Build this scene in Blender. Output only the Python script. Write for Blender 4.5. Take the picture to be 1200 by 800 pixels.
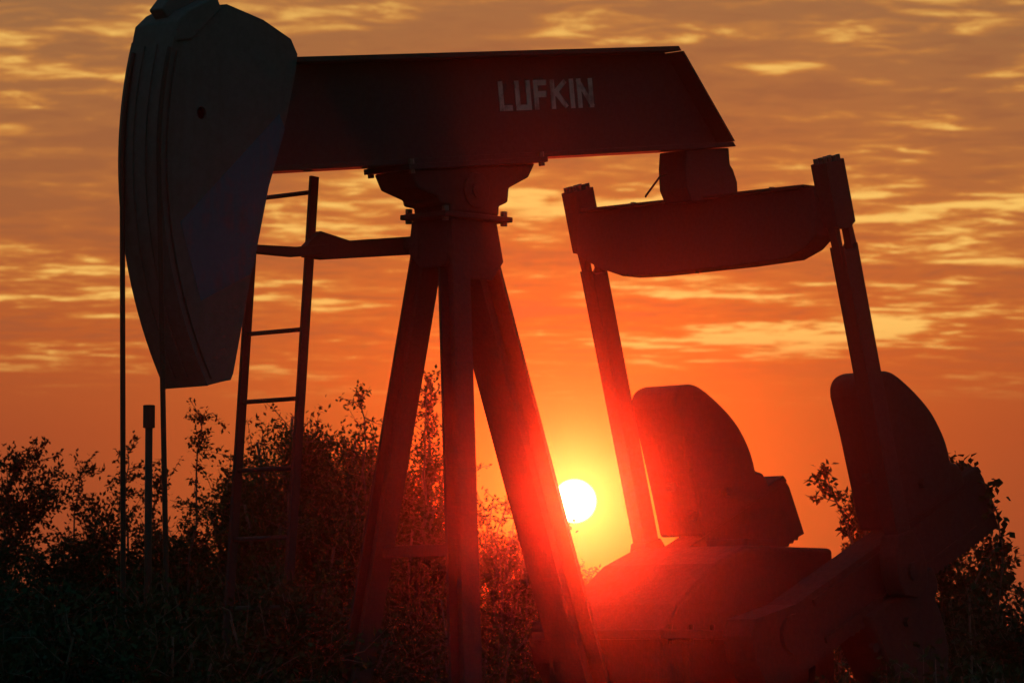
import bpy, bmesh, math, random
import numpy as np
from mathutils import Vector, Matrix

# ------------------------------------------------------------------ scene
sc = bpy.context.scene
for o in list(bpy.data.objects):
    bpy.data.objects.remove(o)
COL = sc.collection
R = math.radians

# ------------------------------------------------------------------ camera (150 mm tele lens at eye height, tilted up)
CAM_Z = 1.6
cam = bpy.data.cameras.new('camera')
cam.lens = 150.0
cam.sensor_width = 36.0
cam.clip_start = 0.1
cam.clip_end = 5000.0
camo = bpy.data.objects.new('camera', cam)
COL.objects.link(camo)
camo.location = (0, 0, CAM_Z)
camo.rotation_euler = (math.pi / 2 + math.atan(405 / 5000), 0, 0)
cam.dof.use_dof = True
cam.dof.focus_distance = 26.0
cam.dof.aperture_fstop = 7.1
sc.camera = camo

# ------------------------------------------------------------------ sun direction: 2.5 degrees above the horizon, behind the pumpjack
SUN_EL, SUN_AZ = R(2.49), R(0.84)
SUN = Vector((math.sin(SUN_AZ) * math.cos(SUN_EL), math.cos(SUN_AZ) * math.cos(SUN_EL), math.sin(SUN_EL)))
SUN_STRENGTH = 1.08
HAZE_DENSITY = 0.0005
HAZE_G = 0.987
CLOUD_SEED = 89.0

# ------------------------------------------------------------------ world: Nishita sky, sunset cloud veil round the low sun, sun disc
world = bpy.data.worlds.new('World')
sc.world = world
world.use_nodes = True
nt = world.node_tree
nt.nodes.clear()


class NG:
    """small helper for node maths"""
    def __init__(s, nt):
        s.nt = nt

    def new(s, t, **kw):
        n = s.nt.nodes.new(t)
        for k, v in kw.items():
            setattr(n, k, v)
        return n

    def put(s, sock, v):
        if isinstance(v, bpy.types.NodeSocket):
            s.nt.links.new(v, sock)
        else:
            sock.default_value = v

    def m(s, op, a, b=0.0, c=None, clamp=False):
        n = s.new('ShaderNodeMath', operation=op, use_clamp=clamp)
        s.put(n.inputs[0], a)
        s.put(n.inputs[1], b)
        if c is not None:
            s.put(n.inputs[2], c)
        return n.outputs[0]

    def step(s, x, lo, hi, a=0.0, b=1.0):
        n = s.new('ShaderNodeMapRange', interpolation_type='SMOOTHSTEP')
        s.put(n.inputs['Value'], x)
        n.inputs['From Min'].default_value = lo
        n.inputs['From Max'].default_value = hi
        n.inputs['To Min'].default_value = a
        n.inputs['To Max'].default_value = b
        return n.outputs[0]

    def mix(s, f, a, b, blend='MIX'):
        n = s.new('ShaderNodeMix', data_type='RGBA', blend_type=blend, clamp_factor=False)
        s.put(n.inputs[0], f)
        s.put(n.inputs[6], a)
        s.put(n.inputs[7], b)
        return n.outputs[2]

    def noise(s, vec, scale, detail=4.0, rough=0.5, dist=0.0):
        n = s.new('ShaderNodeTexNoise')
        s.put(n.inputs['Vector'], vec)
        n.inputs['Scale'].default_value = scale
        n.inputs['Detail'].default_value = detail
        n.inputs['Roughness'].default_value = rough
        n.inputs['Distortion'].default_value = dist
        return n.outputs['Fac']

    def ramp(s, x, stops):
        n = s.new('ShaderNodeValToRGB')
        s.put(n.inputs[0], x)
        e = n.color_ramp.elements
        while len(e) < len(stops):
            e.new(0.5)
        for k, (p, c) in enumerate(stops):
            e[k].position = p
            e[k].color = (*c, 1)
        return n.outputs[0]


def lin(r, g, b):
    f = lambda c: (c / 255 / 12.92) if c <= 10 else ((c / 255 + 0.055) / 1.055) ** 2.4
    return (f(r), f(g), f(b))


def lin4(r, g, b):
    return (*lin(r, g, b), 1)


g = NG(nt)
tc = g.new('ShaderNodeTexCoord')
sep = g.new('ShaderNodeSeparateXYZ')
nt.links.new(tc.outputs['Generated'], sep.inputs[0])
dx, dy, dz = sep.outputs
el = g.m('MULTIPLY', g.m('ARCSINE', dz), 180 / math.pi)           # elevation in degrees
sub = g.new('ShaderNodeVectorMath', operation='SUBTRACT')
nt.links.new(tc.outputs['Generated'], sub.inputs[0])
sub.inputs[1].default_value = SUN
ln = g.new('ShaderNodeVectorMath', operation='LENGTH')
nt.links.new(sub.outputs[0], ln.inputs[0])
ang = g.m('MULTIPLY', ln.outputs['Value'], 180 / math.pi)         # degrees from the sun (chord)

sky = g.new('ShaderNodeTexSky', sky_type='NISHITA', sun_disc=False)
sky.sun_elevation = SUN_EL
sky.sun_rotation = SUN_AZ
sky.air_density = 1.6
sky.dust_density = 5.0
sky.ozone_density = 1.5
nish = g.mix(1.0, sky.outputs[0], (0.075, 0.25, 0.30, 1), 'MULTIPLY')

# smooth veil colour by elevation
base = g.ramp(g.m('MULTIPLY', el, 1 / 30.0, clamp=True), [
    (0.0, lin(112, 56, 44)), (1.6 / 30, lin(136, 62, 40)), (3.4 / 30, lin(158, 73, 41)),
    (4.8 / 30, lin(176, 90, 45)), (6.6 / 30, lin(168, 104, 58)), (9.0 / 30, lin(152, 106, 68)),
    (14 / 30, lin(132, 100, 76)), (1.0, lin(92, 90, 92))])
# brighter towards the sun
glow1 = g.m('EXPONENT', g.m('MULTIPLY', ang, -1 / 2.9))
glow2 = g.m('EXPONENT', g.m('MULTIPLY', ang, -1 / 0.6))
base = g.mix(glow1, base, lin4(250, 126, 26), 'MIX')

# altocumulus streaks on a cloud sheet seen at a grazing angle
inv = g.m('DIVIDE', 1.0, g.m('ADD', g.m('MAXIMUM', dz, 0.0), 0.012))
comb = g.new('ShaderNodeCombineXYZ')
nt.links.new(g.m('MULTIPLY', g.m('MULTIPLY', dx, inv), 1.55), comb.inputs[0])
nt.links.new(g.m('MULTIPLY', g.m('MULTIPLY', dy, inv), 1.5), comb.inputs[1])
comb.inputs[2].default_value = CLOUD_SEED
P = comb.outputs[0]
n1 = g.noise(P, 2.3, 7, 0.57, 0.45)
n2 = g.noise(P, 0.55, 2, 0.5, 0.2)
n3 = g.noise(P, 6.5, 4, 0.52, 0.6)
cl = g.m('ADD', g.m('ADD', n1, g.m('MULTIPLY', g.m('SUBTRACT', n2, 0.5), 0.75)), g.m('MULTIPLY', g.m('SUBTRACT', n3, 0.5), 0.55))
gate = g.m('MULTIPLY', g.step(el, 3.7, 5.0), g.step(el, 7.8, 10.0, 1.0, 0.55))
bright = g.m('MULTIPLY', g.step(cl, 0.47, 0.66), gate)
hi = g.m('MULTIPLY', g.step(cl, 0.57, 0.74), gate)
dark = g.m('MULTIPLY', g.step(cl, 0.47, 0.30), gate)
base = g.mix(g.m('MULTIPLY', dark, 0.35), base, lin4(138, 84, 58))
base = g.mix(g.m('MULTIPLY', bright, 0.60), base, lin4(226, 146, 62))
base = g.mix(g.m('MULTIPLY', hi, 0.85), base, lin4(254, 202, 104))
# the veil thins out away from the sun and leaves the plain evening sky
far = g.step(ang, 10, 48)
skyc = g.mix(far, base, nish)
# aureole and disc of the sun itself
glowc = g.mix(1.0, (1.0, 0.52, 0.0, 1), g.m('MULTIPLY', glow2, 0.6), 'MULTIPLY')
skyc = g.mix(1.0, skyc, glowc, 'ADD')
disc = g.step(ang, 0.292, 0.268)
skyc = g.mix(disc, skyc, (5.0, 4.2, 2.6, 1))
bg = g.new('ShaderNodeBackground')
nt.links.new(skyc, bg.inputs[0])
bg.inputs[1].default_value = 1.0
wo = g.new('ShaderNodeOutputWorld')
nt.links.new(bg.outputs[0], wo.inputs[0])

sun = bpy.data.lights.new('sun', 'SUN')
sun.energy = SUN_STRENGTH
sun.angle = R(0.55)
sun.color = (1.0, 0.055, 0.018)
suno = bpy.data.objects.new('sun', sun)
COL.objects.link(suno)
suno.location = (0, 0, 20)
suno.rotation_euler = SUN.to_track_quat('Z', 'Y').to_euler()

sc.view_settings.view_transform = 'Standard'
sc.view_settings.look = 'None'
sc.view_settings.exposure = 0.0
sc.view_settings.gamma = 1.0
sc.view_settings.use_curve_mapping = False
sc.render.engine = 'CYCLES'
sc.cycles.use_denoising = True
sc.cycles.max_bounces = 5
sc.cycles.volume_bounces = 0
sc.cycles.transparent_max_bounces = 8


# ------------------------------------------------------------------ materials
def material(name, build):
    m = bpy.data.materials.new(name)
    m.use_nodes = True
    t = m.node_tree
    b = t.nodes['Principled BSDF']
    build(NG(t), b)
    return m


def paint(name, col, worn, rough=0.6, amount=0.5, scale=6.0, metal=0.0):
    """old paint: blotchy colour, rust patches, fine relief"""
    def f(h, b):
        t = h.new('ShaderNodeTexCoord').outputs['Object']
        a = h.noise(t, scale, 6, 0.65, 0.4)
        fine = h.noise(t, scale * 7, 5, 0.7)
        st = h.new('ShaderNodeMapping')
        h.put(st.inputs[0], t)
        st.inputs['Scale'].default_value = (9, 9, 0.8)
        runs = h.noise(st.outputs[0], 2.0, 4, 0.6)
        k = h.m('ADD', h.m('MULTIPLY', a, 0.6), h.m('MULTIPLY', runs, 0.4))
        c = h.mix(h.m('MULTIPLY', h.step(k, 0.46, 0.62), amount), (*col, 1), (*worn, 1))
        c = h.mix(h.m('MULTIPLY', h.step(fine, 0.35, 0.75), 0.35), c, (col[0] * .55, col[1] * .55, col[2] * .55, 1))
        h.put(b.inputs['Base Color'], c)
        h.put(b.inputs['Roughness'], h.step(fine, 0.2, 0.8, min(rough + 0.05, 0.9), min(rough + 0.3, 1.0)))
        b.inputs['Metallic'].default_value = metal
        b.inputs['Specular IOR Level'].default_value = 0.12
        bp = h.new('ShaderNodeBump')
        bp.inputs['Strength'].default_value = 0.35
        bp.inputs['Distance'].default_value = 0.004
        h.put(bp.inputs['Height'], fine)
        h.put(b.inputs['Normal'], bp.outputs[0])
    return material(name, f)


M = {
    'steel': paint('dark_painted_steel', (0.027, 0.028, 0.029), (0.036, 0.025, 0.019)),
    'head': paint('grey_painted_steel', (0.072, 0.074, 0.074), (0.055, 0.045, 0.038), amount=0.4, scale=3.5),
    'blue': paint('blue_paint', (0.006, 0.082, 0.125), (0.05, 0.058, 0.062), amount=0.7, scale=5),
    'letter': paint('faded_white_paint', (0.30, 0.30, 0.29), (0.085, 0.085, 0.085), rough=0.75, amount=0.85, scale=11),
    'cast': paint('cast_iron', (0.028, 0.027, 0.026), (0.040, 0.026, 0.018), rough=0.75, scale=4),
    'bare': paint('bare_steel', (0.11, 0.10, 0.09), (0.09, 0.05, 0.03), rough=0.45, metal=0.7),
    'rope': paint('greased_wire_rope', (0.035, 0.033, 0.03), (0.06, 0.04, 0.03), rough=0.5, metal=0.4, scale=30),
    'concrete': paint('concrete', (0.30, 0.29, 0.27), (0.2, 0.18, 0.16), rough=0.85, scale=3),
}


def leafmat(name, col, tr):
    def f(h, b):
        oi = h.new('ShaderNodeTexCoord').outputs['Object']
        n = h.noise(oi, 1.3, 4, 0.6)
        n2 = h.noise(oi, 14.0, 2, 0.5)
        c = h.mix(h.step(n, 0.35, 0.65), (col[0] * .7, col[1] * .7, col[2] * .7, 1), (col[0] * 1.25, col[1] * 1.15, col[2], 1))
        c = h.mix(h.m('MULTIPLY', h.step(n2, 0.55, 0.75), 0.5), c, (col[0] * 1.5, col[1] * 1.1, col[2] * .7, 1))
        h.put(b.inputs['Base Color'], c)
        b.inputs['Roughness'].default_value = 0.8
        b.inputs['Specular IOR Level'].default_value = 0.08
        t = h.new('ShaderNodeBsdfTranslucent')
        h.put(t.inputs[0], c)
        mx = h.new('ShaderNodeMixShader')
        mx.inputs[0].default_value = tr
        h.nt.links.new(b.outputs[0], mx.inputs[1])
        h.nt.links.new(t.outputs[0], mx.inputs[2])
        h.nt.links.new(mx.outputs[0], h.nt.nodes['Material Output'].inputs[0])
    return material(name, f)


LEAF = [leafmat('leaf_dark', (0.020, 0.036, 0.018), 0.05), leafmat('leaf_green', (0.034, 0.054, 0.022), 0.08),
        leafmat('leaf_olive', (0.045, 0.056, 0.026), 0.1)]


def bark(h, b):
    t = h.new('ShaderNodeTexCoord').outputs['Object']
    n = h.noise(t, 18, 5, 0.65)
    h.put(b.inputs['Base Color'], h.mix(n, (0.035, 0.026, 0.02, 1), (0.09, 0.075, 0.06, 1)))
    b.inputs['Roughness'].default_value = 0.9


M['bark'] = material('bark', bark)


def soil(h, b):
    t = h.new('ShaderNodeTexCoord').outputs['Object']
    n = h.noise(t, 0.35, 6, 0.6)
    n2 = h.noise(t, 9.0, 5, 0.65)
    c = h.mix(h.step(n, 0.4, 0.62), (0.10, 0.075, 0.05, 1), (0.065, 0.072, 0.03, 1))
    c = h.mix(h.m('MULTIPLY', n2, 0.6), c, (0.05, 0.04, 0.028, 1))
    h.put(b.inputs['Base Color'], c)
    b.inputs['Roughness'].default_value = 0.95
    bp = h.new('ShaderNodeBump')
    bp.inputs['Strength'].default_value = 0.6
    bp.inputs['Distance'].default_value = 0.03
    h.put(bp.inputs['Height'], n2)
    h.put(b.inputs['Normal'], bp.outputs[0])


M['soil'] = material('soil', soil)


# ------------------------------------------------------------------ mesh helpers; pumpjack frame: u along the beam to its tail, v sideways (towards the near side), z up
class MB:
    def __init__(s):
        s.v = []
        s.f = []

    def add(s, vs, fs):
        k = len(s.v)
        s.v += [tuple(p) for p in vs]
        s.f += [tuple(i + k for i in f) for f in fs]
        return s

    def prism(s, prof, v0, v1, taper=None):
        """profile of (u, z) points pushed from v0 to v1"""
        n = len(prof)
        vs = [(u, -v0, z) for u, z in prof] + [(u, -v1, z) for u, z in prof]
        fs = [tuple(range(n)), tuple(range(2 * n - 1, n - 1, -1))]
        fs += [(i, i + n, (i + 1) % n + n, (i + 1) % n) for i in range(n)]
        return s.add(vs, fs)

    def prism_u(s, prof, u0, u1):
        """profile of (v, z) points pushed from u0 to u1"""
        n = len(prof)
        vs = [(u0, -v, z) for v, z in prof] + [(u1, -v, z) for v, z in prof]
        fs = [tuple(range(n)), tuple(range(2 * n - 1, n - 1, -1))]
        fs += [(i, i + n, (i + 1) % n + n, (i + 1) % n) for i in range(n)]
        return s.add(vs, fs)

    def box(s, u0, u1, v0, v1, z0, z1):
        return s.prism([(u0, z0), (u1, z0), (u1, z1), (u0, z1)], v0, v1)

    def bar(s, a, b, w, d, side=(0, 1, 0)):
        """rectangular bar from a to b in (u, v, z); w across `side`, d along it"""
        a = Vector((a[0], -a[1], a[2])); b = Vector((b[0], -b[1], b[2]))
        t = (b - a).normalized()
        y = Vector((side[0], -side[1], side[2]))
        x = y.cross(t).normalized()
        y = t.cross(x).normalized()
        vs = []
        for p in (a, b):
            for i, j in ((-1, -1), (1, -1), (1, 1), (-1, 1)):
                vs.append(p + x * i * w / 2 + y * j * d / 2)
        return s.add(vs, [(3, 2, 1, 0), (4, 5, 6, 7), (0, 1, 5, 4), (1, 2, 6, 5), (2, 3, 7, 6), (3, 0, 4, 7)])

    def hbeam(s, a, b, w, d, side, tf=0.02):
        """H section: two flanges w wide, d apart along `side`, and a web"""
        A = Vector(a); B = Vector(b); S = Vector(side)
        T = (B - A).normalized()
        S = (S - T * S.dot(T)).normalized()
        for k in (-1, 1):
            s.bar(A + S * k * (d - tf) / 2, B + S * k * (d - tf) / 2, w, tf, S)
        s.bar(A, B, tf * 0.8, d - 2 * tf - 0.002, S)
        return s

    def tube(s, pts, r, n=10, cap=True):
        pts = [Vector((p[0], -p[1], p[2])) for p in pts]
        rr = r if isinstance(r, (list, tuple)) else [r] * len(pts)
        vs, fs = [], []
        t0 = (pts[1] - pts[0]).normalized()
        up = Vector((0, 0, 1)) if abs(t0.z) < 0.9 else Vector((1, 0, 0))
        x = t0.cross(up).normalized()
        for i, p in enumerate(pts):
            t = (pts[min(i + 1, len(pts) - 1)] - pts[max(i - 1, 0)]).normalized()
            x = (x - t * x.dot(t)).normalized()
            y = t.cross(x)
            for k in range(n):
                q = 2 * math.pi * k / n
                vs.append(p + (x * math.cos(q) + y * math.sin(q)) * rr[i])
        for i in range(len(pts) - 1):
            for k in range(n):
                fs.append((i * n + k, i * n + (k + 1) % n, (i + 1) * n + (k + 1) % n, (i + 1) * n + k))
        if cap:
            fs.append(tuple(range(n - 1, -1, -1)))
            fs.append(tuple(range((len(pts) - 1) * n, len(pts) * n)))
        return s.add(vs, fs)

    def build(s, name, m, parent=None, bevel=0.0, seg=2, smooth=False):
        me = bpy.data.meshes.new(name)
        me.from_pydata(s.v, [], s.f)
        bm = bmesh.new()
        bm.from_mesh(me)
        bmesh.ops.recalc_face_normals(bm, faces=bm.faces)
        bm.to_mesh(me)
        bm.free()
        me.materials.append(m)
        if smooth:
            me.shade_smooth()
        o = bpy.data.objects.new(name, me)
        COL.objects.link(o)
        if parent:
            o.parent = parent
        if bevel:
            b = o.modifiers.new('bevel', 'BEVEL')
            b.width = bevel
            b.segments = seg
            b.limit_method = 'ANGLE'
            b.angle_limit = R(35)
        return o


def tag(o, label, cat, group=None):
    o['label'] = label
    o['category'] = cat
    if group:
        o['group'] = group


def empty(name, loc, rz=0.0):
    o = bpy.data.objects.new(name, None)
    o.empty_display_size = 0.3
    COL.objects.link(o)
    o.location = loc
    o.rotation_euler = (0, 0, rz)
    return o


def arc(cu, cz, r, a0, a1, n):
    return [(cu + r * math.cos(R(a0 + (a1 - a0) * i / n)), cz + r * math.sin(R(a0 + (a1 - a0) * i / n))) for i in range(n + 1)]


# ------------------------------------------------------------------ ground
rng = np.random.default_rng(4)
PUMP = Vector((-0.34, 26.0, 0.0))
N = 120
xs = np.linspace(-34, 34, N)
ys = np.linspace(-8, 62, N)
X, Y = np.meshgrid(xs, ys)
Z = 0.05 * np.sin(X * .31 + 1) * np.cos(Y * .23) + 0.03 * np.sin(X * 1.3 + Y * .7) + rng.normal(0, .008, X.shape)
dd = np.hypot(X - PUMP.x - .8, Y - PUMP.y - .8)
Z *= np.clip((dd - 3) / 4, 0, 1)
gv = np.stack([X.ravel(), Y.ravel(), Z.ravel()], 1)
gf = [(j * N + i, j * N + i + 1, (j + 1) * N + i + 1, (j + 1) * N + i) for j in range(N - 1) for i in range(N - 1)]
me = bpy.data.meshes.new('ground')
me.from_pydata(gv.tolist(), [], gf)
me.materials.append(M['soil'])
me.shade_smooth()
ground = bpy.data.objects.new('ground', me)
COL.objects.link(ground)
ground['kind'] = 'structure'

# ------------------------------------------------------------------ pumpjack
pj = empty('pumpjack', PUMP, R(45))
tag(pj, 'large dark oil pumpjack with walking beam, horsehead and raised counterweights against the sunset', 'pumpjack')
S_, H_, C_ = M['steel'], M['head'], M['cast']

# foundation and skid
MB().box(-1.5, 5.6, -1.05, 1.05, -0.15, 0.09).build('foundation_slab', M['concrete'], pj, 0.02)
for v in (-0.72, 0.72):
    MB().hbeam((-1.4, v, 0.22), (5.5, v, 0.22), 0.18, 0.25, (0, 0, 1)).build('skid_runner', S_, pj)
for u in (-1.2, -0.5, 0.6, 1.65, 3.2, 4.6):
    MB().box(u - .05, u + .05, -0.63, 0.63, 0.16, 0.30).build('skid_crossbeam', S_, pj, 0.005)

# Samson post: two front legs and one heavy rear leg
MB().hbeam((-0.09, -0.13, 4.40), (-0.51, -0.66, 0.35), 0.15, 0.13, (0, 1, 0)).build('front_leg', S_, pj)
MB().hbeam((-0.09, 0.06, 4.40), (-0.51, 0.66, 0.35), 0.15, 0.13, (0, 1, 0)).build('front_leg', S_, pj)
MB().hbeam((0.06, 0, 4.40), (1.60, 0, 0.35), 0.26, 0.20, (1, 0, 0), 0.025).build('rear_leg', S_, pj)
MB().bar((-0.285, -0.38, 2.42), (-0.285, 0.38, 2.42), 0.07, 0.05, (1, 0, 0)).build('cross_brace', S_, pj, 0.004)
MB().bar((-0.40, -0.52, 1.25), (-0.40, 0.52, 1.25), 0.07, 0.05, (1, 0, 0)).build('cross_brace', S_, pj, 0.004)
# gusset where the legs meet
gz = MB()
gz.prism_u([(-0.19, 4.44), (0.16, 4.44), (0.16, 4.25), (0.10, 4.15), (-0.12, 4.15), (-0.22, 4.25)], -0.20, -0.17)
gz.prism([(-0.20, 4.44), (0.20, 4.44), (0.26, 4.20), (0.16, 4.08), (-0.12, 4.08), (-0.21, 4.22)], -0.15, -0.12)
gz.prism([(-0.20, 4.44), (0.20, 4.44), (0.26, 4.20), (0.16, 4.08), (-0.12, 4.08), (-0.21, 4.22)], 0.12, 0.15)
gz.build('post_gusset', S_, pj, 0.006)
tp = MB().box(-0.29, 0.29, -0.20, 0.20, 4.443, 4.475).build('post_top_plate', S_, pj, 0.006)
for u in (-0.25, 0.25):
    for v in (-0.16, 0.16):
        MB().tube([(u, v, 4.42), (u, v, 4.51)], 0.022, 6).build('bolt', M['bare'], tp)
# centre bearing: pedestal flaring up to the saddle under the beam
cb = MB()
cb.prism([(-0.21, 4.478), (0.21, 4.478), (0.215, 4.54), (0.29, 4.57), (0.30, 4.66), (0.47, 4.74), (0.53, 4.835), (-0.55, 4.698), (-0.49, 4.60), (-0.31, 4.555), (-0.30, 4.52), (-0.215, 4.515)], -0.16, 0.16)
ctr = cb.build('centre_bearing', C_, pj, 0.015)
MB().tube([(0, -0.20, 4.62), (0, 0.20, 4.62)], 0.05, 16).build('bearing_shaft', C_, ctr)
for v in (-1, 1):
    MB().tube([(0, v * 0.165, 4.62), (0, v * 0.185, 4.62)], 0.11, 20).build('bearing_cap', C_, ctr, 0.008)

# walking beam (tilted 7.3 degrees, tail up): s along it, n across it
TB = R(7.2)
cbm, sbm = math.cos(TB), math.sin(TB)


def bs(s, n):
    return (s * cbm - n * sbm, 4.805 + s * sbm + n * cbm)


wb = MB()
D_ = 0.665
S0, S1, S2 = -1.75, 1.945, 2.41
tl = (S1 - S2) / (D_)                      # slanted tail
wb.prism([bs(S0, 0), bs(S2, 0), bs(S2 + tl * .032, .032), bs(S0, .032)], -0.155, 0.155)
wb.prism([bs(S0, D_ - .032), bs(S1 - tl * .032, D_ - .032), bs(S1, D_), bs(S0, D_)], -0.155, 0.155)
wb.prism([bs(S0, .0325), bs(S2 + tl * .0325 - .002, .0325), bs(S1 - tl * .0325 - .002, D_ - .0325), bs(S0, D_ - .0325)], -0.012, 0.012)
beam = wb.build('walking_beam', S_, pj, 0.004)
for s in (0.0,):
    for v in (-1,):
        MB().prism([bs(s - .01, .033), bs(s + .01, .033), bs(s + .01, D_ - .033), bs(s - .01, D_ - .033)], min(v * .0125, v * .15), max(v * .0125, v * .15)).build('web_stiffener', S_, beam)
# slanted end plate between the flanges
MB().prism([bs(S2 + tl * .034 + .001, .034), bs(S2 + tl * .034 + .018, .034), bs(S1 - tl * .034 + .018, D_ - .034), bs(S1 - tl * .034 + .001, D_ - .034)], -0.154, 0.154).build('end_plate', S_, beam)
# saddle clamp plate and its bolts under the beam
MB().prism([bs(-0.60, -.035), bs(0.60, -.035), bs(0.60, -.001), bs(-0.60, -.001)], -0.20, 0.20).build('saddle_plate', S_, beam, 0.004)
for s in (-0.56, 0.56):
    for v in (-0.18, 0.18):
        a, b = bs(s, -.058), bs(s, .03)
        MB().tube([(a[0], v, a[1]), (b[0], v, b[1])], 0.020, 6).build('bolt', M['bare'], beam)

# block lettering on the web
LET = {
    'L': [((0, 1), (0, 0)), ((0, 0), (1, 0))],
    'U': [((0, 1), (0, 0)), ((0, 0), (1, 0)), ((1, 0), (1, 1))],
    'F': [((0, 0), (0, 1)), ((0, 1), (1, 1)), ((0, .52), (.9, .52))],
    'K': [((0, 0), (0, 1)), ((.0, .46), (1, 1)), ((.25, .6), (1, 0))],
    'I': [((0, 0), (0, 1))],
    'N': [((0, 0), (0, 1)), ((0, 1), (1, 0)), ((1, 0), (1, 1))],
}
cur = 0.405
H_L = 0.186
n0 = 0.5 * D_ - 0.03
for ch, w in (('L', .078), ('U', .098), ('F', .084), ('K', .108), ('I', .0), ('N', .105)):
    tk = 0.039
    mb = MB()
    for kk, ((ax, ay), (bx, by)) in enumerate(LET[ch]):
        A = Vector((cur + tk / 2 + ax * w, n0 + tk / 2 * .8 + ay * (H_L - tk * .8)))
        B = Vector((cur + tk / 2 + bx * w, n0 + tk / 2 * .8 + by * (H_L - tk * .8)))
        d = (B - A).normalized()
        q = Vector((-d.y, d.x)) * tk / 2
        e = d * tk / 2 * .8
        pr = [A - e - q, B + e - q, B + e + q, A - e + q]
        # keep diagonal strokes inside the letter height
        pr = [Vector((p.x, min(max(p.y, n0), n0 + H_L))) for p in pr]
        mb.prism([bs(p.x, p.y) for p in pr], 0.0128, 0.0150 + 0.0004 * kk)
    lt = mb.build('painted_letter', M['letter'], beam)
    lt['label'] = 'faded white block letter ' + ch
    cur += w + tk + 0.028

# horsehead: arc struck from the centre bearing
HC = (0.0, 4.62)
HR = 2.53
front = arc(HC[0], HC[1], HR - .025, 164.5, 211.0, 22)
back = [(-1.985, 3.36), (-1.965, 3.40), (-1.806, 4.087), (-1.689, 4.545), (-1.56, 4.92), (-1.49, 5.20), (-1.478, 5.30), (-1.53, 5.385), (-1.748, 5.475), (-2.03, 5.535), (-2.22, 5.50), (-2.33, 5.43)]
prof = front + back


def plate_hole(prof, holes, v0, v1):
    bm = bmesh.new()
    es = []
    for lp in [prof] + [arc(cu, cz, r, 0, 360 - 360 / 20, 19) for cu, cz, r in holes]:
        vs = [bm.verts.new((u, -v0, z)) for u, z in lp]
        es += [bm.edges.new((vs[i], vs[(i + 1) % len(vs)])) for i in range(len(vs))]
    bmesh.ops.triangle_fill(bm, edges=es, use_beauty=True)
    r = bmesh.ops.extrude_face_region(bm, geom=bm.faces[:])
    for e in r['geom']:
        if isinstance(e, bmesh.types.BMVert):
            e.co.y = -v1
    mb = MB()
    bm.verts.index_update()
    mb.v = [tuple(v.co) for v in bm.verts]
    mb.f = [tuple(v.index for v in f.verts) for f in bm.faces]
    bm.free()
    return mb


hd = empty('horsehead', (0, 0, 0))
hd.parent = pj
for v0, v1 in ((-.178, -.160), (.160, .178)):
    plate_hole(prof, [(-2.216, 4.885, .036)], v0, v1).build('side_plate', H_, hd)
# curved front plate carrying the ropes, with its rims
fo = arc(HC[0], HC[1], HR, 164.3, 211.0, 26)
fi = arc(HC[0], HC[1], HR - .024, 164.3, 211.0, 26)
MB().prism(fo + fi[::-1], -0.19, 0.19).build('face_plate', H_, hd)
ro = arc(HC[0], HC[1], HR + .012, 165.2, 209.5, 26)
rim = arc(HC[0], HC[1], HR + .001, 165.2, 209.5, 26)
for v in (-0.06, 0.05):
    MB().prism(ro + rim[::-1], v, v + .012).build('rope_guide', H_, hd)
# closing plates of the box
def strip(pts, t, v0, v1):
    ip = []
    for i, p in enumerate(pts):
        a = Vector(pts[max(i - 1, 0)]); b = Vector(pts[min(i + 1, len(pts) - 1)])
        d = (b - a).normalized()
        ip.append((p[0] - d.y * t, p[1] + d.x * t))
    return MB().prism(pts + ip[::-1], v0, v1)
strip(back[1:7], .02, -0.158, 0.158).build('back_plate', H_, hd)
strip([front[-1], (-2.146, 3.322), back[0], back[1]], .02, -0.158, 0.158).build('bottom_plate', H_, hd)
strip(back[7:], .02, -0.158, 0.158).build('top_plate', H_, hd)
# lug and hinge cap on top
lug = MB().prism([(-2.36, 5.42), (-2.02, 5.54), (-2.00, 5.66), (-2.16, 5.72), (-2.30, 5.62), (-2.42, 5.48)], -0.06, 0.06).build('lifting_lug', H_, hd, 0.01)
MB().prism([(-2.44, 5.27), (-2.30, 5.30), (-2.08, 5.50), (-2.12, 5.575), (-2.33, 5.47), (-2.41, 5.40)], -0.195, 0.195).build('top_cap', H_, hd, 0.012)
# blue painted field on the near side
MB().prism([(-2.372, 4.243), (-1.62, 4.935), (-1.575, 4.85), (-1.70, 4.50), (-1.815, 4.03), (-1.84, 3.98), (-2.214, 3.803)], 0.1785, 0.1795).build('painted_panel', M['blue'], hd)['label'] = 'dark blue painted field on the side plate'
# dark seam flange along the side plate's front edge
MB().prism(arc(HC[0], HC[1], HR - .045, 166, 210.5, 24) + arc(HC[0], HC[1], HR - .075, 166, 210.5, 24)[::-1], 0.1785, 0.196).build('edge_flange', H_, hd)

# wire rope bridle over the face of the horsehead, hanging to the carrier bar
for (v, v2, u2) in ((-0.135, -0.135, -2.505), (0.185, 0.20, -2.455)):
    pts = [(HC[0] + (HR + .014) * math.cos(R(a)), v, HC[1] + (HR + .014) * math.sin(R(a))) for a in range(166, 181, 2)]
    for k in range(1, 11):
        t = k / 10
        pts.append((-HR - .014 + (u2 + HR + .014) * t, v + (v2 - v) * t, 4.62 - 3.14 * t))
    MB().tube(pts, 0.0155, 8).build('wire_rope', M['rope'], pj, smooth=True)
MB().bar((-2.50, -0.20, 1.45), (-2.45, 0.26, 1.45), 0.07, 0.09, (0, 0, 1)).build('carrier_bar', S_, pj, 0.008)

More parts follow.
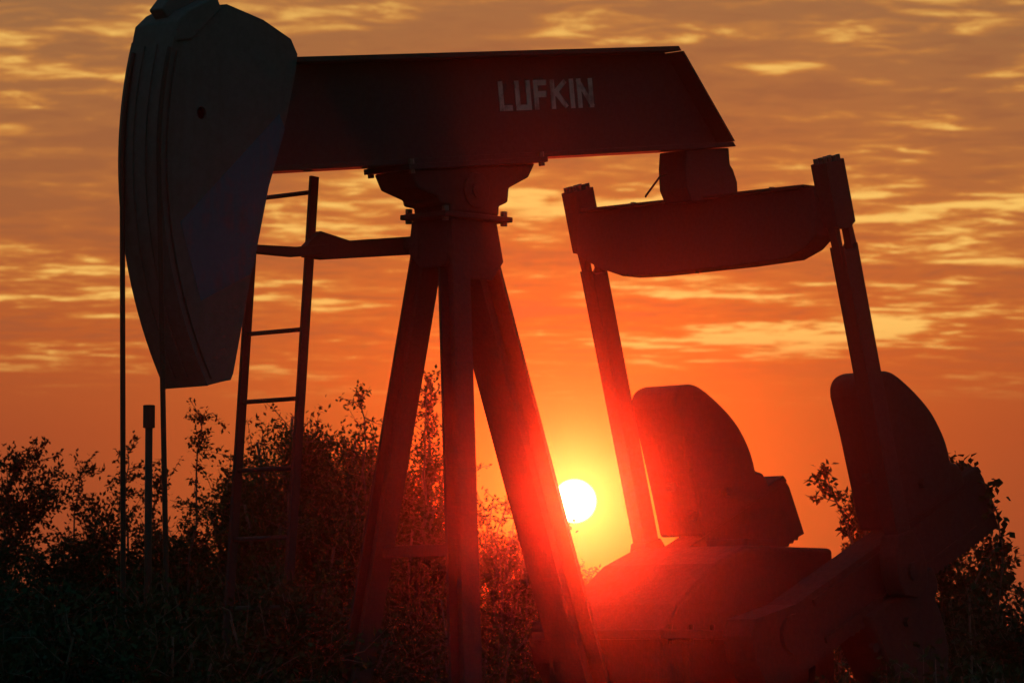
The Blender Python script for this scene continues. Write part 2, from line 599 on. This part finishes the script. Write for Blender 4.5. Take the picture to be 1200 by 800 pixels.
# platform bracket between the post and the ladder
pb = MB()
pb.prism([(-0.03, 4.375), (-0.03, 4.262), (-0.80, 4.175), (-0.95, 4.18), (-0.95, 4.25), (-0.84, 4.345), (-0.60, 4.305)], -0.37, -0.31)
pb.prism([(-0.84, 4.20), (-0.84, 4.26), (-1.10, 4.225), (-1.42, 4.215), (-1.42, 4.165), (-1.10, 4.165)], -0.305, -0.24)
pb.prism([(-0.06, 4.35), (-0.06, 4.28), (-0.16, 4.28), (-0.16, 4.35)], -0.31, -0.16)
pb.build('platform_bracket', S_, pj, 0.005)

# ladder on the front of the post
ld = empty('ladder', (0, 0, 0))
ld.parent = pj


def lu(z):
    return -0.845 + (z - 4.65) * 0.078


for v in (-0.90, -0.37):
    top = 4.68 if v > -0.5 else 4.66
    MB().bar((lu(top), v, top), (lu(0.1), v, 0.1), 0.062, 0.025, (0, 1, 0)).build('side_rail', S_, ld, 0.003)
z = 4.585
while z > 0.4:
    MB().tube([(lu(z), -0.90, z), (lu(z), -0.37, z)], 0.014, 8).build('rung', S_, ld, smooth=True)
    z -= 0.418 if z != 4.585 else 0.388
    if abs(z - 4.197) < 1e-6:
        z -= 0.448       # no rung where the platform bracket crosses

# equalizer bearing and equalizer bar
EU = 2.235
eb = MB()
eb.prism([(1.95, 5.046), (2.36, 5.098), (2.37, 4.99), (2.40, 4.96), (2.44, 4.88), (2.45, 4.74), (2.00, 4.72), (1.95, 4.80), (1.94, 4.94)], -0.12, 0.12)
eb.build('equalizer_bearing', S_, pj, 0.008)
MB().tube([(1.92, -.02, 4.90), (1.86, -.03, 4.88), (1.80, -.05, 4.80), (1.76, -.06, 4.75), (1.80, -.1, 4.75)], 0.007, 6).build('grease_line', M['rope'], pj, smooth=True)
eq = MB().prism_u([(-1.03, 4.745), (1.03, 4.745), (1.05, 4.66), (1.05, 4.44), (0.95, 4.365), (0.80, 4.312), (0.40, 4.297), (-0.40, 4.290), (-0.64, 4.298), (-0.84, 4.36), (-1.05, 4.46), (-1.05, 4.66)], EU - .09, EU + .09)
eqo = eq.build('equalizer', S_, pj, 0.008)
MB().box(EU - .13, EU + .13, -0.98, 0.98, 4.746, 4.766).build('top_flange', S_, eqo, 0.003)
for v in (-0.62, 0.6):
    MB().tube([(EU, v, 4.76), (EU, v, 4.79)], 0.02, 6).build('bolt', M['bare'], eqo)
MB().tube([(EU - .05, 0.0, 4.306), (EU - .05, 0.0, 4.275)], 0.014, 6).build('bolt', M['bare'], eqo)

# pitman arms, outboard of the cranks
WR = (2.925, 2.34)                                # wrist pin
PT = (2.235, 4.80)


def pit(t, w):
    """point t along the pitman (0 top, 1 wrist), offset w across it"""
    du, dz_ = WR[0] - PT[0], WR[1] - PT[1]
    L = math.hypot(du, dz_)
    return (PT[0] + du * t - dz_ / L * w, PT[1] + dz_ * t + du / L * w)


for sg in (1, -1):
    vc = 1.10 * sg
    mb = MB()
    # head block round the equalizer pin
    mb.prism([pit(-.045, -.10), pit(-.045, .085), pit(.115, .085), pit(.125, .03), pit(.125, -.03), pit(.115, -.10)], vc - .065, vc + .065)
    # fork cheeks
    mb.prism([pit(.10, -.10), pit(.10, -.040), pit(.205, -.040), pit(.215, -.074)], vc - .03, vc + .03)
    mb.prism([pit(.10, .042), pit(.10, .085), pit(.165, .098), pit(.225, .074), pit(.205, .040)], vc - .03, vc + .03)
    # arm
    mb.prism([pit(.165, -.074), pit(.18, -.038), pit(.18, .038), pit(.165, .074), pit(.92, .068), pit(.92, -.068)], vc - .058, vc + .058)
    pm = mb.build('pitman_arm', S_, pj, 0.006)
    for w in (-.075, -.03, .02, .06):
        a, b = pit(-.044, w), pit(-.057, w)
        for dv in (-.035, .035):
            MB().tube([(a[0], vc + dv, a[1]), (b[0], vc + dv, b[1])], 0.017, 6).build('bolt', M['bare'], pm)
    hb = MB()
    hb.prism([pit(.90, -.075), pit(.90, .075), pit(.95, .135), pit(1.0, .15), pit(1.05, .12), pit(1.07, .0), pit(1.05, -.12), pit(1.0, -.15), pit(.95, -.135)], vc - .075, vc + .075)
    hb.build('wrist_pin_bearing', C_, pm, 0.012)
    MB().tube([(WR[0], vc - .22 * sg, WR[1]), (WR[0], vc + .10 * sg, WR[1])], 0.06, 16).build('wrist_pin', C_, pm)

# cranks raised 26 degrees towards the tail; q along the crank from the shaft, n across it
CA = R(26.0)
SH = (2.00, 1.93)


def cr(q, n):
    return (SH[0] + q * math.cos(CA) - n * math.sin(CA), SH[1] + q * math.sin(CA) + n * math.cos(CA))


def crank_q(u, z):
    du, dz_ = u - SH[0], z - SH[1]
    return (du * math.cos(CA) + dz_ * math.sin(CA), -du * math.sin(CA) + dz_ * math.cos(CA))


def smooth_line(p, n):
    out = []
    for i in range(len(p) - 1):
        a, b, c, d = (np.array(p[max(i - 1, 0)]), np.array(p[i]), np.array(p[i + 1]), np.array(p[min(i + 2, len(p) - 1)]))
        for k in range(n):
            t = k / n
            out.append(tuple(0.5 * ((2 * b) + (c - a) * t + (2 * a - 5 * b + 4 * c - d) * t * t + (3 * b - a - 3 * c + d) * t ** 3)))
    return out + [p[-1]]


up_edge = crank_q(2.98, 2.575)[1]
for sg in (1, -1):
    vc = 0.85 * sg
    ck = [cr(-.36, -.16), cr(-.30, -.24), cr(.1, -.26)]
    # toothed rack along the lower edge
    q = 0.5
    while q < 2.10:
        ck += [cr(q, -.245), cr(q + .022, -.262), cr(q + .044, -.245)]
        q += .052
    ck += [cr(2.165, -.25), cr(2.165, .10), cr(2.15, up_edge), cr(.1, up_edge + .01), cr(-.28, .24), cr(-.36, .16), cr(-.39, 0)]
    co = MB().prism(ck, vc - .12, vc + .12).build('crank', C_, pj)
    MB().tube([(SH[0], vc - .18, SH[1]), (SH[0], vc + .15, SH[1])], 0.13, 20).build('crankshaft_end', C_, co)
    for n in (up_edge - .05, -.16):
        a, b = cr(.25, n), cr(1.95, n)
        MB().prism([cr(.25, n - .02), cr(1.95, n - .02), cr(1.95, n + .02), cr(.25, n + .02)], vc + .121 if sg > 0 else vc - .14, vc + .14 if sg > 0 else vc - .121).build('flange_rail', C_, co)
    # upper counterweight, bolted on the upper edge
    w1 = [(2.985, 2.60), (2.90, 2.88), (2.79, 3.22), (2.70, 3.46), (2.70, 3.53), (2.74, 3.585), (2.82, 3.618), (2.92, 3.615), (3.06, 3.553), (3.22, 3.455), (3.34, 3.355), (3.44, 3.225), (3.49, 3.12), (3.505, 3.065), (3.585, 3.055), (3.63, 2.99), (3.66, 2.917)]
    w1 = w1[:3] + smooth_line(w1[3:13], 4) + w1[13:]
    MB().prism(w1, vc - (.185 if sg > 0 else .245), vc + .175).build('counterweight', C_, co, 0.03, 3)
    # lower counterweight, the same casting turned over
    w2 = []
    for u, z in w1:
        a, n = crank_q(u, z)
        w2.append(cr(a - .54, -n - .01))
    MB().prism(w2, vc - (.185 if sg > 0 else .245), vc + .175).build('counterweight', C_, co, 0.03, 3)
    for (q, n) in ((1.12, .36), (1.50, .36), (1.0, .62)):
        a = cr(q, n)
        MB().tube([(a[0], vc + .176, a[1]), (a[0], vc + .215, a[1])], 0.034, 6).build('bolt', C_, co)
        a = cr(q - .54, -n - .01)
        MB().tube([(a[0], vc + .176, a[1]), (a[0], vc + .215, a[1])], 0.034, 6).build('bolt', C_, co)
    # cover block at the crank's tip
    MB().prism([cr(1.80, up_edge + .003), cr(2.15, up_edge + .003), cr(2.13, up_edge + .055), cr(1.82, up_edge + .06)], vc - .14, vc + .14).build('tip_block', C_, co, 0.01)

# gear reducer between the cranks, on its sub-base
gr = MB().prism([(1.30, 1.30), (2.95, 1.30), (2.95, 2.10), (2.93, 2.50), (2.10, 2.50), (1.80, 2.38), (1.45, 2.12), (1.30, 1.93)], -0.5, 0.5).build('gear_reducer', C_, pj, 0.03, 3)
MB().box(1.22, 3.02, -0.56, 0.56, 1.90, 1.96).build('split_flange', C_, gr, 0.006)
MB().box(2.45, 2.75, -0.18, 0.18, 2.503, 2.56).build('inspection_cover', C_, gr, 0.008)
for u in (1.5, 2.1, 2.7):
    MB().prism_u([(0.503, 1.32), (0.57, 1.32), (0.555, 1.88), (0.503, 1.88)], u - .02, u + .02).build('rib', C_, gr)
for k in range(9):
    MB().tube([(1.34 + k * .195, 0.532, 1.87), (1.34 + k * .195, 0.532, 1.99)], 0.016, 6).build('bolt', C_, gr)
for k in range(5):
    MB().tube([(2.98, -0.4 + k * .2, 1.87), (2.98, -0.4 + k * .2, 1.99)], 0.016, 6).build('bolt', C_, gr)
MB().tube([(SH[0], -0.70, SH[1]), (SH[0], 0.70, SH[1])], 0.115, 20).build('crankshaft', M['bare'], gr)
MB().box(1.25, 3.35, -0.48, 0.48, 0.348, 1.297).build('reducer_pedestal', S_, pj, 0.01)

# ------------------------------------------------------------------ wellhead under the horsehead
wh = empty('wellhead', Vector((PUMP.x, PUMP.y, 0)) + Matrix.Rotation(R(45), 3, 'Z') @ Vector((-2.47, -0.03, 0)), R(45))
tag(wh, 'wellhead with thin polished rod and clamp standing beneath the horsehead', 'wellhead')
MB().tube([(0, 0, -.05), (0, 0, .75)], 0.11, 20).build('casing', S_, wh)
MB().tube([(0, 0, .751), (0, 0, .80)], 0.19, 20).build('flange', S_, wh)
MB().tube([(0, 0, .801), (0, 0, 1.10)], 0.055, 16).build('tubing', S_, wh)
MB().tube([(-.32, 0, .95), (-.06, 0, .95)], 0.035, 12).build('flow_line', S_, wh)
MB().tube([(0, 0, 1.101), (0, 0, 1.30)], 0.075, 16).build('stuffing_box', C_, wh)
MB().tube([(0, 0, 1.301), (0, 0, 3.09)], 0.0215, 12).build('polished_rod', M['rope'], wh, smooth=True)
MB().tube([(0, 0, 3.07), (0, 0, 3.20)], 0.034, 14).build('rod_clamp', S_, wh, 0.004)


# ------------------------------------------------------------------ shrubs and small trees
def leaves_mesh(cen, dirs, up, L, W):
    """folded diamond leaves, four points each"""
    n = len(cen)
    side = np.cross(dirs, up)
    side /= np.linalg.norm(side, axis=1, keepdims=True) + 1e-9
    nor = np.cross(side, dirs)
    L = L[:, None]; W = W[:, None]
    a = cen
    b = cen + dirs * L * .45 + side * W * .5 + nor * W * .12
    c = cen + dirs * L
    d = cen + dirs * L * .45 - side * W * .5 + nor * W * .12
    v = np.stack([a, b, c, d], 1).reshape(-1, 3)
    i = np.arange(n)[:, None] * 4
    f = np.concatenate([i + [[0, 1, 2]], i + [[0, 2, 3]]], 0)
    return v, f


def unit(v):
    return v / (np.linalg.norm(v, axis=-1, keepdims=True) + 1e-9)


def plant(name, label, cat, loc, h, rad, limbs, sprays, leaf, mat, seed, group, trunk_r=.04, low=.15, spray=.32, tips=(), per=18):
    """stems from the base, forking limbs, and leafy sprays along them; `tips` are extra shoots (dx, dy, height)"""
    r = np.random.default_rng(seed)
    root = empty(name, loc)
    if cat:
        tag(root, label, cat, group)
    wood = MB()
    segs = []                                   # polylines that carry sprays

    def curve(s, e, bow, n=6):
        m = s + (e - s) * np.array([.35, .35, .6]) + r.normal(0, bow, 3)
        t = np.linspace(0, 1, n)[:, None]
        p = (1 - t) ** 2 * s + 2 * t * (1 - t) * m + t * t * e
        p[1:] += r.normal(0, .014, (n - 1, 3))
        return p

    def draw(p, r0, r1, n=5):
        wood.tube([(a[0], -a[1], a[2]) for a in p], list(np.linspace(r0, r1, len(p))), n, True)

    for k in range(limbs):
        a = 2 * math.pi * (k + r.uniform(-.4, .4)) / limbs
        rr = rad * math.sqrt(r.uniform(.02, .75))
        hh = h * r.uniform(.68, .98) * (1 - .22 * (rr / rad) ** 2)
        s0 = np.array([r.normal(0, .06), r.normal(0, .06), -.05])
        p = curve(s0, np.array([math.cos(a) * rr, math.sin(a) * rr, hh]), .07)
        draw(p, trunk_r, trunk_r * .25)
        segs.append((p, False))
        for q in range(4):
            i = r.integers(2, 5)
            out = unit(np.array([math.cos(a), math.sin(a), 0]) * .6 + r.normal(0, .8, 3) + np.array([0, 0, .55]))
            e = p[i] + out * rad * r.uniform(.35, .75)
            e[2] = min(e[2], h * r.uniform(.85, 1.03))
            c = curve(p[i], e, .04, 5)
            draw(c, trunk_r * .35, trunk_r * .1, 4)
            segs.append((c, False))
    for t in tips:
        b = np.array([t[0] * .6 + r.normal(0, .08), t[1], t[2] * .62])
        p = curve(b, np.array(t, float), .14, 8)
        draw(np.vstack([[0, 0, -.05], p]), trunk_r * .5, .004, 4)
        segs.append((p, True))
    C, Dv, U, LL, WW = [], [], [], [], []
    ntip = len(tips)
    for j in range(sprays + 26 * ntip):
        bi = int(r.integers(len(segs) - ntip)) if j < sprays else len(segs) - 1 - (j % ntip)
        pts, tipy = segs[bi]
        nn = len(pts) - 1
        x = (low + (1 - low) * r.uniform() ** .6) * nn
        i = min(int(x), nn - 1)
        p = pts[i] + (pts[i + 1] - pts[i]) * (x - i)
        along = unit(pts[i + 1] - pts[i])
        d = unit(along * .5 + r.normal(0, .75, 3) + np.array([0, 0, .22]))
        ln = spray * r.uniform(.5, 1.4) * (1 if not tipy else .55)
        q = p + d * ln
        mid = p + d * ln * .5 + r.normal(0, .03, 3)
        wood.tube([(a[0], -a[1], a[2]) for a in (p, mid, q)], [.006, .004, .002], 3, False)
        n = int(per * ln / spray * r.uniform(.7, 1.3)) + 3
        tt = r.uniform(.08, 1.04, n)
        pos = (1 - tt)[:, None] ** 2 * p + (2 * tt * (1 - tt))[:, None] * mid + (tt ** 2)[:, None] * q
        pos = pos + r.normal(0, .034, (n, 3)) * (spray / .4) * (1 if not tipy else .6)
        dv = unit(d * .4 + r.normal(0, .75, (n, 3)))
        C.append(pos); Dv.append(dv); U.append(unit(np.array([0, 0, 1.]) + r.normal(0, .55, (n, 3))))
        LL.append(leaf * r.uniform(.6, 1.3, n)); WW.append(leaf * r.uniform(.40, .68, n))
    v, f = leaves_mesh(np.concatenate(C), np.concatenate(Dv), np.concatenate(U), np.concatenate(LL), np.concatenate(WW))
    me = bpy.data.meshes.new('crown')
    me.from_pydata(v.tolist(), [], f.tolist())
    me.materials.append(LEAF[mat])
    o = bpy.data.objects.new('crown', me)
    COL.objects.link(o)
    o.parent = root
    wood.build('trunk', M['bark'], root, smooth=True)
    return root


G1 = 'shrubs and trees behind the pumpjack'
BUSH = [
    # name, label, category, (x, y), h, rad, limbs, sprays, leaf, material, trunk, low, spray, tips, per
    ('shrub', 'dense dark shrub in the lower left corner, leftmost of the row', 'shrub', (-4.5, 36.5), 3.45, 1.25, 16, 1700, .060, 0, .035, .1, .34, [(.5, 0, 3.6)], 22),
    ('shrub', 'dense dark shrub behind the left wire rope with upright shoots', 'shrub', (-3.4, 37.5), 3.3, 1.0, 14, 1500, .058, 0, .03, .1, .34, [(.05, 0, 3.75), (.33, .1, 3.5), (-.4, 0, 3.5)], 20),
    ('shrub', 'shrub with one tall thin shoot between the wellhead and the ladder', 'shrub', (-2.75, 36.8), 3.15, .8, 12, 1150, .056, 0, .028, .1, .32, [(.06, 0, 3.95), (.3, 0, 3.35)], 20),
    ('broadleaf_tree', 'bushy tree with rounded leafy crown seen through the ladder', 'tree', (-1.95, 37.2), 4.15, .95, 19, 2500, .058, 1, .05, .2, .36, [], 18),
    ('broadleaf_tree', 'loose open tree with tall shoots behind the left front leg', 'tree', (-1.02, 37.8), 4.05, .75, 14, 1150, .054, 1, .04, .2, .34, [(-.35, 0, 4.25), (.25, 0, 4.25)], 14),
    ('sapling', 'thin sapling with sparse leaves between the front legs', 'sapling', (-.45, 38.2), 3.6, .65, 11, 560, .05, 2, .02, .15, .32, [(.05, 0, 3.6)], 13),
    ('sapling', 'small sparse sapling between the near front leg and the rear leg', 'sapling', (-.12, 37.0), 3.3, .6, 11, 560, .05, 2, .02, .15, .32, [(.15, 0, 3.35)], 13),
    ('shrub', 'low shrub just below the setting sun beside the rear leg', 'shrub', (.70, 37.6), 3.15, .6, 13, 1000, .056, 1, .028, .1, .32, [], 16),
    ('broadleaf_tree', 'tree mostly hidden behind the near counterweights with leafy branches reaching out', 'tree', (3.58, 36.2), 3.35, .68, 12, 800, .072, 0, .05, .2, .34, [(-.92, 0, 3.42), (-.7, 0, 3.2), (-.6, .1, 2.95), (.5, 0, 2.75)], 16),
    ('shrub', 'dark shrub in the lower right corner', 'shrub', (4.75, 37.0), 2.1, .75, 12, 900, .066, 0, .03, .1, .36, [(-.2, 0, 2.75), (.15, 0, 2.7)], 18),
    ('shrub', 'low dark undergrowth shrub left of the ladder foot', 'shrub', (-3.0, 34.5), 2.45, 1.1, 13, 1100, .06, 0, .028, .06, .34, [], 22),
    ('shrub', 'low dark undergrowth shrub at the left edge, in front of the tall ones', 'shrub', (-4.2, 34.0), 2.7, 1.2, 13, 1200, .06, 0, .028, .06, .34, [], 22),
    ('shrub', 'low dark shrub behind the foot of the ladder', 'shrub', (-1.75, 35.2), 2.6, .95, 12, 950, .058, 0, .028, .06, .34, [], 20),
    ('shrub', 'low dark shrub filling the gap beneath the near crank', 'shrub', (2.75, 35.0), 2.5, .95, 14, 1300, .06, 0, .028, .06, .34, [], 20),
    ('shrub', 'low dark shrub under the lower right counterweight', 'shrub', (3.9, 34.6), 2.3, .85, 13, 1100, .06, 0, .028, .06, .34, [], 20),
    ('broadleaf_tree', 'tallest dense tree crown between the ladder and the left front leg', 'tree', (-1.72, 40.2), 4.4, 1.0, 20, 2900, .052, 1, .05, .45, .36, [], 22),
    ('broadleaf_tree', 'airy tree top seen between the left and middle post legs', 'tree', (-.88, 41.0), 4.3, .6, 13, 1000, .05, 1, .04, .3, .34, [(.1, 0, 4.6)], 18),
    ('sapling', 'airy sapling top right of the middle post leg', 'sapling', (-.10, 40.0), 3.6, .5, 10, 420, .05, 2, .03, .3, .32, [], 18),
    ('shrub', 'black foreground shrub in the bottom left corner, before the wellhead', 'shrub', (-2.55, 22.6), 2.15, .75, 13, 1200, .055, 0, .025, .06, .30, [], 20),
    ('shrub', 'black foreground shrub hiding the foot of the wellhead', 'shrub', (-1.80, 22.4), 2.1, .65, 13, 1100, .055, 0, .025, .06, .30, [], 20),
    ('shrub', 'black foreground shrub hiding the foot of the ladder', 'shrub', (-1.22, 22.8), 2.12, .6, 13, 1100, .055, 0, .025, .06, .30, [], 20),
    ('shrub', 'black foreground shrub in the bottom right corner below the counterweights', 'shrub', (2.5, 22.8), 1.78, .6, 12, 900, .055, 0, .025, .06, .30, [], 20),
    ('shrub', 'low black foreground shrub before the gear reducer, right of it', 'shrub', (1.85, 22.5), 1.6, .55, 12, 700, .055, 0, .025, .06, .28, [], 20),
    ('shrub', 'low loose shrub between the feet of the post legs', 'shrub', (-.45, 35.6), 2.5, 1.1, 12, 330, .054, 1, .022, .45, .32, [], 16),
]
for i, (nm, lab, cat, (x, y), h, rad, limbs, spr, leaf, mt, tr, low, spl, tips, per) in enumerate(BUSH):
    if i < 8:    # finer foliage on the tall ones
        leaf, per = leaf * .86, int(per * 1.4)
    plant(nm, lab, cat, (x, y, 0), h, rad, limbs, spr, leaf, mt, 100 + i, G1, tr, low, spl, tips, per)

# creeper that has grown up the near crank
cv = empty('creeper_vine', PUMP, R(45))
tag(cv, 'leafy creeper hanging over the tip of the near crank', 'creeper')
rv = np.random.default_rng(9)
stems = MB()
vine_paths = [[(3.62, 1.06, -.02), (3.70, 1.04, 1.2), (3.66, 1.03, 2.2), (3.86, 1.02, 2.43), (4.03, 1.01, 2.56), (4.0, 1.0, 2.75), (3.90, .98, 2.93), (3.79, .9, 3.055), (3.66, .85, 3.09)],
              [(4.03, 1.01, 2.56), (4.06, 1.0, 2.40), (4.02, 1.0, 2.22), (4.0, 1.0, 2.10)],
              [(3.86, 1.02, 2.43), (3.90, 1.02, 2.28), (3.85, 1.0, 2.12), (3.86, 1.0, 1.98)],
              [(3.66, 1.03, 2.2), (3.72, 1.0, 2.1), (3.76, 1.0, 1.95)]]
vc_, vd_ = [], []
for k, pth in enumerate(vine_paths):
    stems.tube(pth, [.010 - .0008 * i for i in range(len(pth))], 5)
    pa = np.array(pth)
    nl = 170 if k == 0 else 48
    for q in range(nl):
        x = rv.uniform(2.2 if k == 0 else 0, len(pa) - 1.001)
        i = int(x)
        p = pa[i] + (pa[i + 1] - pa[i]) * (x - i)
        vc_.append((p[0], -p[1], p[2]) + rv.normal(0, .035, 3))
        vd_.append(rv.normal(0, 1, 3) + [0, 0, -.3])
nv = len(vc_)
v, f = leaves_mesh(np.array(vc_), unit(np.array(vd_)), unit(rv.normal(0, .7, (nv, 3)) + [0, 0, 1]), rv.uniform(.045, .085, nv), rv.uniform(.03, .055, nv))
me = bpy.data.meshes.new('leaves')
me.from_pydata(v.tolist(), [], f.tolist())
me.materials.append(LEAF[0])
o = bpy.data.objects.new('leaves', me)
COL.objects.link(o)
o.parent = cv
stems.build('stem', M['bark'], cv, smooth=True)

# far scrub that reads as one dark mass along the horizon
thv, thf, k0 = [], [], 0
tr_ = np.random.default_rng(77)
nT = 46000
tx = tr_.uniform(-13, 13, nT)
ty = tr_.uniform(46, 55, nT)
hmax = 1.62 + .35 * np.sin(tx * 1.1 + .6) + .28 * np.sin(tx * 2.7 + 2) + .15 * np.sin(tx * 6.1) + .45 * (np.abs(tx + .6) > 1.6)
tz = hmax * tr_.uniform(0, 1, nT) ** .75
cenT = np.stack([tx, ty, tz], 1)
v, f = leaves_mesh(cenT, unit(tr_.normal(0, 1, (nT, 3)) + [0, 0, .4]), unit(tr_.normal(0, .6, (nT, 3)) + [0, 0, 1]), tr_.uniform(.06, .13, nT), tr_.uniform(.04, .07, nT))
me = bpy.data.meshes.new('far_scrub')
me.from_pydata(v.tolist(), [], f.tolist())
me.materials.append(LEAF[0])
fs_ = bpy.data.objects.new('far_scrub', me)
COL.objects.link(fs_)
fs_['kind'] = 'stuff'
tag(fs_, 'low dark scrub along the horizon behind everything', 'scrub')

# ------------------------------------------------------------------ haze: volume added round the scene for a red flare glow near the sun
hm = bpy.data.materials.new('flare_glow_haze')
hm.use_nodes = True
ht = hm.node_tree
ht.nodes.clear()
pv = ht.nodes.new('ShaderNodeVolumePrincipled')
pv.inputs['Color'].default_value = (1.0, 0.62, 0.5, 1)
pv.inputs['Density'].default_value = HAZE_DENSITY
pv.inputs['Anisotropy'].default_value = HAZE_G
mo = ht.nodes.new('ShaderNodeOutputMaterial')
ht.links.new(pv.outputs[0], mo.inputs['Volume'])
hz = MB()
a, b, c, d, e, f = -36, 36, -10, 64, -1.3, 6.6
hz.add([(a, c, e), (b, c, e), (b, d, e), (a, d, e), (a, c, f), (b, c, f), (b, d, f), (a, d, f)],
       [(0, 3, 2, 1), (4, 5, 6, 7), (0, 1, 5, 4), (1, 2, 6, 5), (2, 3, 7, 6), (3, 0, 4, 7)])
hzo = hz.build('haze', hm)
hzo['kind'] = 'stuff'
